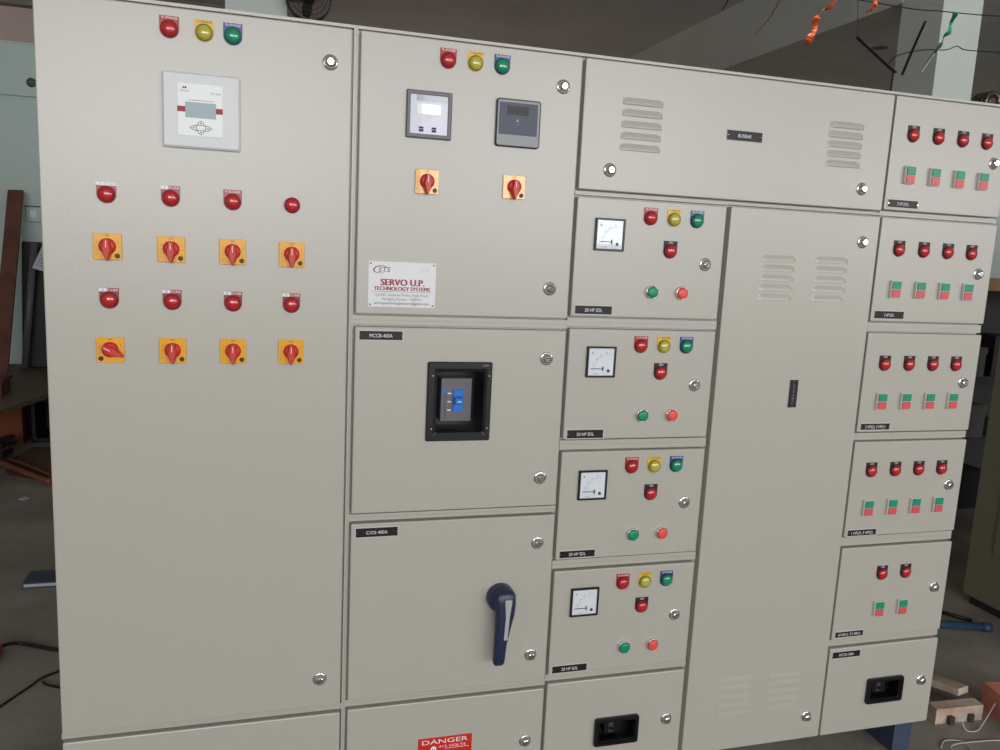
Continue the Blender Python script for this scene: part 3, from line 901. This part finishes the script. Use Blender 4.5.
for k in range(8):
    f0 = .12 + .1 * k
    p0 = Vector(vs[0]).lerp(Vector(vs[1]), f0).lerp(Vector(vs[3]).lerp(Vector(vs[2]), f0), .12)
    p1 = Vector(vs[0]).lerp(Vector(vs[1]), f0).lerp(Vector(vs[3]).lerp(Vector(vs[2]), f0), .88)
    dz = Vector((0, 0, .003))
    dy = Vector((0, -.0024, 0))
    b.add([p0 + dy - dz, p1 + dy - dz, p1 + dy + dz, p0 + dy + dz], [(0, 1, 2, 3)], 'grey_print')
tag(b.build('paper_sheet'), 'tilted sheet of printed paper stuck on the black boards', 'paper')

# a low bench, its long edge running away from the viewer
t = thing('work_bench', 'low dark work bench that the tall brown plank stands on', 'bench', (-2.2, 3.5, 0))
uv, wv = Vector((.262, .965)), Vector((-.965, .262))
p0 = Vector((-1.975, 2.72))
q = [p0, p0 + uv * 1.50, p0 + uv * 1.50 + wv * .75, p0 + wv * .75]
off = Vector((-2.2, 3.5))
prism(MB(), [tuple(v - off) for v in q], .425, .450, 'table_top').build('bench_top', t)
for a, e in ((.08, .08), (1.42, .08), (.08, .67), (1.42, .67)):
    c = p0 + uv * a + wv * e - off
    MB().box(c.x - .02, c.x + .02, c.y - .02, c.y + .02, 0, .425, 'table_leg').build('leg', t)
b = MB().box(-2.33, -2.03, 3.18, 3.34, .4515, .535, 'maroon').box(-2.34, -2.02, 3.17, 3.35, .528, .545, 'maroon')
b.lathe([(.012, 3.17), (.012, 3.16), (.006, 3.155)], 'chrome', -2.09, .50, n=12)
tag(b.build('maroon_box'), 'small maroon box with a shiny knob on the low bench', 'box')
b = MB().box(-2.62, -2.14, 3.93, 4.16, 0, .34, 'carton').box(-2.63, -2.13, 3.92, 4.17, .30, .345, 'carton')
b.box(-2.42, -2.36, 3.916, 3.93, .02, .34, 'cardboard')
tag(b.build('carton'), 'orange brown cardboard carton under the low bench', 'carton')
b = MB()
b.loft([(rrect(-2.10, -1.76, .0, .30, .02), 4.25), (rrect(-2.10, -1.76, .0, .30, .02), 3.96), (rrect(-2.09, -1.77, .01, .29, .02), 3.95), (rrect(-2.07, -1.79, .03, .27, .02), 3.95), (rrect(-2.07, -1.79, .03, .27, .02), 4.2)], 'black_sheet')
tag(b.build('black_crate'), 'open black crate beside the orange brown carton under the bench', 'crate')
b = prism(MB(), [(-2.04, 3.20), (-1.88, 3.08), (-1.70, 3.30), (-1.75, 3.74), (-2.05, 3.80), (-2.10, 3.50)], .0005, .012, 'cardboard')
tag(b.build('cardboard_sheet'), 'flat brown cardboard sheet lying on the floor by the bench', 'cardboard sheet')
b = MB().tube(arc([(-2.14, 3.42, .03), (-1.98, 3.22, .03), (-1.76, 2.96, .03)]), .016, 'tube_orange', n=10)
tag(b.build('conduit'), 'orange brown conduit lying nearer along the edge of the cardboard sheet', 'conduit')
b = MB().tube(arc([(-2.10, 3.47, .028), (-1.93, 3.28, .028), (-1.72, 3.00, .022)]), .010, 'tube_orange', n=10)
tag(b.build('conduit'), 'thinner brown conduit lying on top of the cardboard sheet', 'conduit')
b = MB()
rnd = random.Random(3)
pts = [(-2.22 + rnd.uniform(-.13, .12), 3.55 + rnd.uniform(-.16, .14), .02 + rnd.uniform(0, .10)) for k in range(26)]
b.tube(arc(pts, 5), .013, 'junk', n=7)
tag(b.build('cable_tangle'), 'dark tangled cable heaped on the floor under the bench', 'cable')
b = MB().box(-1.545, -1.33, 1.62, 1.735, .0, .024, 'slate_blue').box(-1.540, -1.335, 1.6185, 1.730, .007, .018, 'faint_print')
tag(b.build('book'), 'slate blue book lying on the floor left of the tallest compartment', 'book')
t = thing('extension_cable', 'black cable with an orange plug end on the floor left of the grey switchboard', 'cable', (-1.46, 1.1, 0))
c0 = (-1.46, 1.1)
cable = [(-1.476, 1.085, .03), (-1.455, 1.13, .02), (-1.42, 1.147, .008), (-1.36, 1.115, .008), (-1.30, 1.085, .008), (-1.15, 1.05, .008)]
MB().tube(arc([(x - c0[0], y - c0[1], z) for x, y, z in cable]), .0065, 'cord').build('cord', t)
pl = MB().tube([(-.014, -.005, .03), (-.022, -.03, .03), (-.034, -.09, .03), (-.038, -.105, .03)], [.010, .028, .028, .018], 'plug_orange', n=16)
pl.build('plug', t)
b = MB().tube(arc([(-1.45, .65, .004), (-1.383, .771, .004), (-1.33, .872, .004), (-1.30, .925, .004), (-1.20, .99, .004)]), .0035, 'cord')
tag(b.build('thin_cord'), 'thin black cord running diagonally over the floor, nearest the camera', 'cord')
b = MB().tube(arc([(-1.302, .893, .004), (-1.285, .872, .004), (-1.22, .835, .004), (-1.12, .80, .004)]), .0035, 'cord')
tag(b.build('thin_cord'), 'short thin black cord end branching towards the switchboard foot', 'cord')
b = prism(MB(), [(-1.86, 2.76), (-1.83, 2.74), (-1.81, 2.77), (-1.84, 2.80)], .0005, .004, 'paper')
tag(b.build('paper_scrap'), 'tiny white paper scrap on the floor in front of the bench', 'paper scrap')

# ------------------------------------------------------------------ wall fan on the pillar behind
t = thing('wall_fan', 'dark wall fan in a wire guard mounted beside the pale pillar behind the switchboard', 'fan', (-.36, 4.92, 3.165))
g = MB()
for r in (.165, .135, .105, .075):
    dep = .045 * math.sqrt(max(0, 1 - (r / .17) ** 2))
    g.tube([(r * math.cos(2 * math.pi * k / 32), -.03 - dep, r * math.sin(2 * math.pi * k / 32)) for k in range(33)], .003, 'fan', n=6, caps=False)
for k in range(40):
    a = 2 * math.pi * k / 40
    g.tube([(r * math.cos(a + (.17 - r) * 1.6), -.03 - .045 * math.sqrt(max(0, 1 - (r / .17) ** 2)), r * math.sin(a + (.17 - r) * 1.6)) for r in (.04, .075, .11, .145, .167)] + [(.167 * math.cos(a), .03, .167 * math.sin(a))], .0018, 'fan', n=5)
g.lathe([(.042, -.070), (.040, -.078), (.02, -.082)], 'fan', n=20)
g.build('guard', t)
MB().lathe([(.17, .035), (.17, -.030), (.164, -.030), (.164, .035)], 'fan', n=36, cap=False).build('rim', t)
for k in range(3):
    a = 2 * math.pi * k / 3 + .4
    vs, fs = [], []
    for i in range(7):
        r = .035 + .11 * i / 6
        w_ = .05 * math.sin(.35 + 2.3 * i / 6) + .02
        for s_ in (-1, 1):
            th = a + s_ * w_ / r * .55
            for dy in (0, .003):
                vs.append((r * math.cos(th), -.01 + s_ * .018 + dy, r * math.sin(th)))
    for i in range(6):
        o = i * 4
        fs += [(o, o + 4, o + 6, o + 2), (o + 1, o + 3, o + 7, o + 5), (o, o + 1, o + 5, o + 4), (o + 2, o + 6, o + 7, o + 3)]
    MB().add(vs, fs, 'black_frame').build('blade', t)
MB().lathe([(.04, .10), (.05, .06), (.05, .01), (.035, -.03), (.01, -.036)], 'fan', n=20).build('motor', t)
MB().box(-.155, -.02, .02, .05, -.03, .03, 'fan').box(-.155, -.135, -.02, .12, -.06, .06, 'fan').build('bracket', t)

# ------------------------------------------------------------------ festoon scraps and wires hanging by the right-hand pillar
def streamer(name, pts, r, m, label, cat='streamer', flat=.25, twist=True):
    p = arc(pts, 7 if twist else 5)
    b = MB()
    if twist:                                   # a crinkled foil strip that turns about its own length
        rings = []
        for i, c in enumerate(p):
            d = (p[min(i + 1, len(p) - 1)] - p[max(i - 1, 0)]).normalized()
            a1 = d.cross(Vector((0, 1, 0))).normalized()
            b1 = d.cross(a1).normalized()
            ph = .9 * math.sin(i * .55) + .13 * i
            wd = r * (.62 + .16 * math.sin(i * .8))
            e1 = a1 * math.cos(ph) + b1 * math.sin(ph)
            e2 = b1 * math.cos(ph) - a1 * math.sin(ph)
            c = c + a1 * .006 * math.sin(i * .9)
            rings.append([c - e1 * wd - e2 * .0006, c + e1 * wd - e2 * .0006, c + e1 * wd + e2 * .0006, c - e1 * wd + e2 * .0006])
        fs = [(4 * k + i, 4 * k + (i + 1) % 4, 4 * k + 4 + (i + 1) % 4, 4 * k + 4 + i) for k in range(len(rings) - 1) for i in range(4)]
        fs += [(0, 3, 2, 1), tuple(4 * len(rings) - 4 + q for q in range(4))]
        b.add([q for rg in rings for q in rg], fs, m)
    else:
        b.tube(p, r * 1.5, m, n=6, flat=[flat] * len(p))
    return tag(b.build(name), label, cat)
Yd = 2.6
streamer('foil_streamer', [(2.66, Yd, 3.45), (2.60, Yd, 3.10), (2.529, Yd, 2.901), (2.45, Yd + .02, 2.825), (2.412, Yd, 2.749), (2.379, Yd, 2.634)], .030, 'foil_red', 'brightest orange red foil streamer hanging from the ceiling')
streamer('foil_streamer', [(2.80, Yd, 3.3), (2.805, Yd, 2.936), (2.797, Yd, 2.90), (2.76, Yd, 2.86)], .022, 'foil_red', 'short red foil streamer end between the bright orange one and the pale pillar')
streamer('foil_streamer', [(2.36, Yd, 3.25), (2.163, Yd, 2.855), (2.097, Yd, 2.739), (2.022, Yd, 2.654)], .006, 'foil_gold', 'thin dull gold foil streamer hanging slanted left of the orange red one', twist=False)
streamer('foil_streamer', [(1.99, Yd, 3.2), (1.83, Yd, 2.813), (1.798, Yd, 2.756)], .007, 'foil_dark', 'short dark foil streamer end furthest from the pale pillar', twist=False)
rib = streamer('dark_ribbon', [(2.709, Yd, 2.716), (2.86, Yd, 2.63), (3.012, Yd, 2.545)], .012, 'foil_dark', 'dark grey ribbon slanting down to the switchboard top in front of the beam', 'ribbon', twist=False)
streamer('blue_ribbon', [(3.185, Yd, 2.862), (3.161, Yd, 2.803), (3.11, Yd, 2.67), (3.062, Yd, 2.537)], .009, 'foil_blue', 'dark blue ribbon hanging slanted beside the pale pillar', 'ribbon', twist=False)
streamer('green_ribbon', [(3.395, Yd, 2.94), (3.375, Yd, 2.85), (3.330, Yd, 2.76), (3.29, Yd, 2.69)], .020, 'foil_green', 'green ribbon hanging in front of the pale pillar', 'ribbon')
streamer('silver_ribbon', [(3.345, Yd + .03, 2.76), (3.28, Yd + .03, 2.66), (3.222, Yd + .03, 2.575)], .010, 'foil_silver', 'silvery ribbon tail hanging in front of the pale pillar', 'ribbon', twist=False)
b = MB().tube(arc([(3.00, Yd + .06, 2.60), (3.06, Yd + .06, 2.66), (3.243, Yd + .06, 2.714), (3.42, Yd + .06, 2.735), (3.502, Yd + .06, 2.766), (3.583, Yd + .06, 2.751), (3.9, Yd + .06, 2.77)]), .0032, 'cord', n=6)
tag(b.build('sagging_wire'), 'lower thin dark wire sagging across the pale pillar', 'wire')
b = MB().tube(arc([(2.70, Yd + .02, 2.93), (3.097, Yd + .02, 2.927), (3.32, Yd + .02, 2.94), (3.62, Yd + .02, 2.955), (4.2, Yd + .02, 3.0)]), .0032, 'cord', n=6)
tag(b.build('string_line'), 'upper thin string stretched across the pale pillar, holding the ribbons', 'string')
MB().tube([(2.994, 2.6, 2.56), (2.992, 2.6, 2.40), (2.99, 2.6, 2.05)], .004, 'cord', n=6).build('tail_wire', rib)
MB().tube([(2.700, 2.619, 2.928), (2.705, 2.605, 2.80), (2.712, 2.60, 2.714)], .0015, 'cord', n=5).build('thread', rib)

# ------------------------------------------------------------------ right background
t = thing('steel_cabinet', 'pale green steel cabinet beyond the rack with the orange wooden top', 'cabinet', (4.2, 2.22, 0))
MB().plate(-.80, .85, .02, 2.332, .55, .02, 'green_steel', ch=.002, back=True).build('body', t)
for x0, x1 in ((-.785, .015), (.025, .835)):
    o = MB().plate(x0, x1, .1, 2.315, .02, 0, 'green_steel', ch=.004).build('door', t)
    MB().box(x1 - .06 if x0 < 0 else x0 + .04, x1 - .04 if x0 < 0 else x0 + .06, -.03, 0, 1.1, 1.25, 'pipe').build('handle', o)
b = MB()
for k in range(4):
    b.tube([(3.565 + .049 * math.cos(2 * math.pi * i / 24), 2.40 + .03 * k, 2.398 + .049 * math.sin(2 * math.pi * i / 24)) for i in range(25)], .0155, 'copper', n=8, caps=False)
b.lathe([(.034, 2.50), (.034, 2.40), (.02, 2.39)], 'copper', 3.565, 2.398, n=20)
tag(b.build('metal_coil'), 'small brown coil with shiny rim on top of the far pale green cabinet', 'coil')
t = thing('storage_rack', 'dark storage rack with an orange wooden top behind the switchboard edge', 'rack', (3.3, 1.85, 0))
MB().box(-.75, .75, -.26, .26, 1.285, 1.345, 'orange_wood').build('top_board', t)
for x in (-.70, .70):
    for y_ in (-.22, .22):
        MB().box(x - .02, x + .02, y_ - .02, y_ + .02, 0, 1.285, 'rack_dark').build('leg', t)
for z in (.12, .50, .82):
    MB().box(-.72, .72, -.24, .24, z, z + .02, 'rack_dark').build('shelf', t)
MB().box(-.72, .72, .225, .240, .14, 1.28, 'rack_dark').build('back_panel', t)
for x, y_, z, sx, sy, sz, lab, m in ((2.87, 1.66, .8405, .09, .14, .15, 'small grey box on the upper shelf of the dark rack', 'grey_box'),
                                 (3.06, 1.70, .8405, .13, .16, .21, 'taller dark box on the upper shelf of the dark rack', 'rack_dark'),
                                 (2.90, 1.66, .5205, .12, .15, .17, 'grey box on the middle shelf of the dark rack', 'grey_box'),
                                 (2.92, 1.66, .1405, .16, .18, .20, 'dark cloth-covered box on the lowest shelf of the dark rack', 'junk')):
    b = MB().box(x - sx / 2, x + sx / 2, y_ - sy / 2, y_ + sy / 2, z, z + sz, m)
    b.box(x - sx / 2 - .004, x + sx / 2 + .004, y_ - sy / 2 - .004, y_ + sy / 2 + .004, z + sz - .03, z + sz + .003, m)
    tag(b.build('storage_box'), lab, 'box')
t = thing('equipment_cabinet', 'large dark olive cabinet standing just right of the switchboard', 'cabinet', (2.7, .2, 0))
MB().box(-.52, .55, -.75, .665, .04, 1.75, 'olive').build('body', t)
MB().box(-.50, .53, -.73, .645, 0, .04, 'table_leg').build('plinth', t)
MB().box(-.525, -.52, -.60, .55, .25, 1.60, 'olive').build('side_panel', t)
b = MB().tube([(1.60, .765, .016), (2.03, .622, .016)], .015, 'blue_paint', n=14).tube([(2.03, .622, .016), (2.06, .612, .016)], .0185, 'blue_paint', n=14)
tag(b.build('blue_pipe'), 'blue pipe lying on the floor near the olive cabinet', 'pipe')
b = MB().tube([(1.97, .80, .008), (2.05, .69, .008)], .008, 'cord', n=8)
tag(b.build('black_rod'), 'short black rod on the floor between the blue pipe and the olive cabinet', 'rod')
# offcuts at the foot of the switchboard
b = prism(MB(), [(1.33, .135), (1.50, .125), (1.505, .165), (1.335, .175)], .0, .05, 'pale_wood')
for x in (1.37, 1.445):
    b.box(x, x + .018, .118, .136, .002, .026, 'slot')  # dark boxes paint the shadows inside the two notches
tag(b.build('wood_block'), 'pale notched wooden block on the floor at the switchboard corner', 'wood block')
b = slab(MB(), (1.43, .40, .03), (1.485, .19, .062), .055, .022, 'pale_wood')
tag(b.build('wood_offcut'), 'pale painted wood offcut resting across the notched block', 'wood offcut')
b = MB().plate(-.055, .055, 0, .085, .20, 0, 'brick', ch=.004, back=True)
b.box(-.03, .03, -.001, .004, .02, .065, 'brick')
tag(b.build('brick', None, (1.575, -.02, 0), (0, 0, -.2)), 'pinkish red brick on the floor beside the pale wooden block', 'brick')
b = MB().tube(arc([(1.405, .112, .046), (1.398, .106, .030), (1.398, .085, .004), (1.43, .075, .004), (1.475, .095, .012), (1.53, .112, .06)]), .0016, 'white_wire', n=6)
tag(b.build('loose_wire'), 'white wire looped in front of the pale wooden block', 'wire')
b = MB().tube(arc([(1.25, .03, .003), (1.29, .055, .003), (1.34, .04, .003), (1.33, .0, .003), (1.29, -.02, .003), (1.27, .01, .006), (1.30, .03, .006), (1.40, .03, .003), (1.47, .02, .003)]), .0016, 'white_wire', n=6)
tag(b.build('loose_wire'), 'white wire coiled on the bare floor in front of the pale wooden block', 'wire')
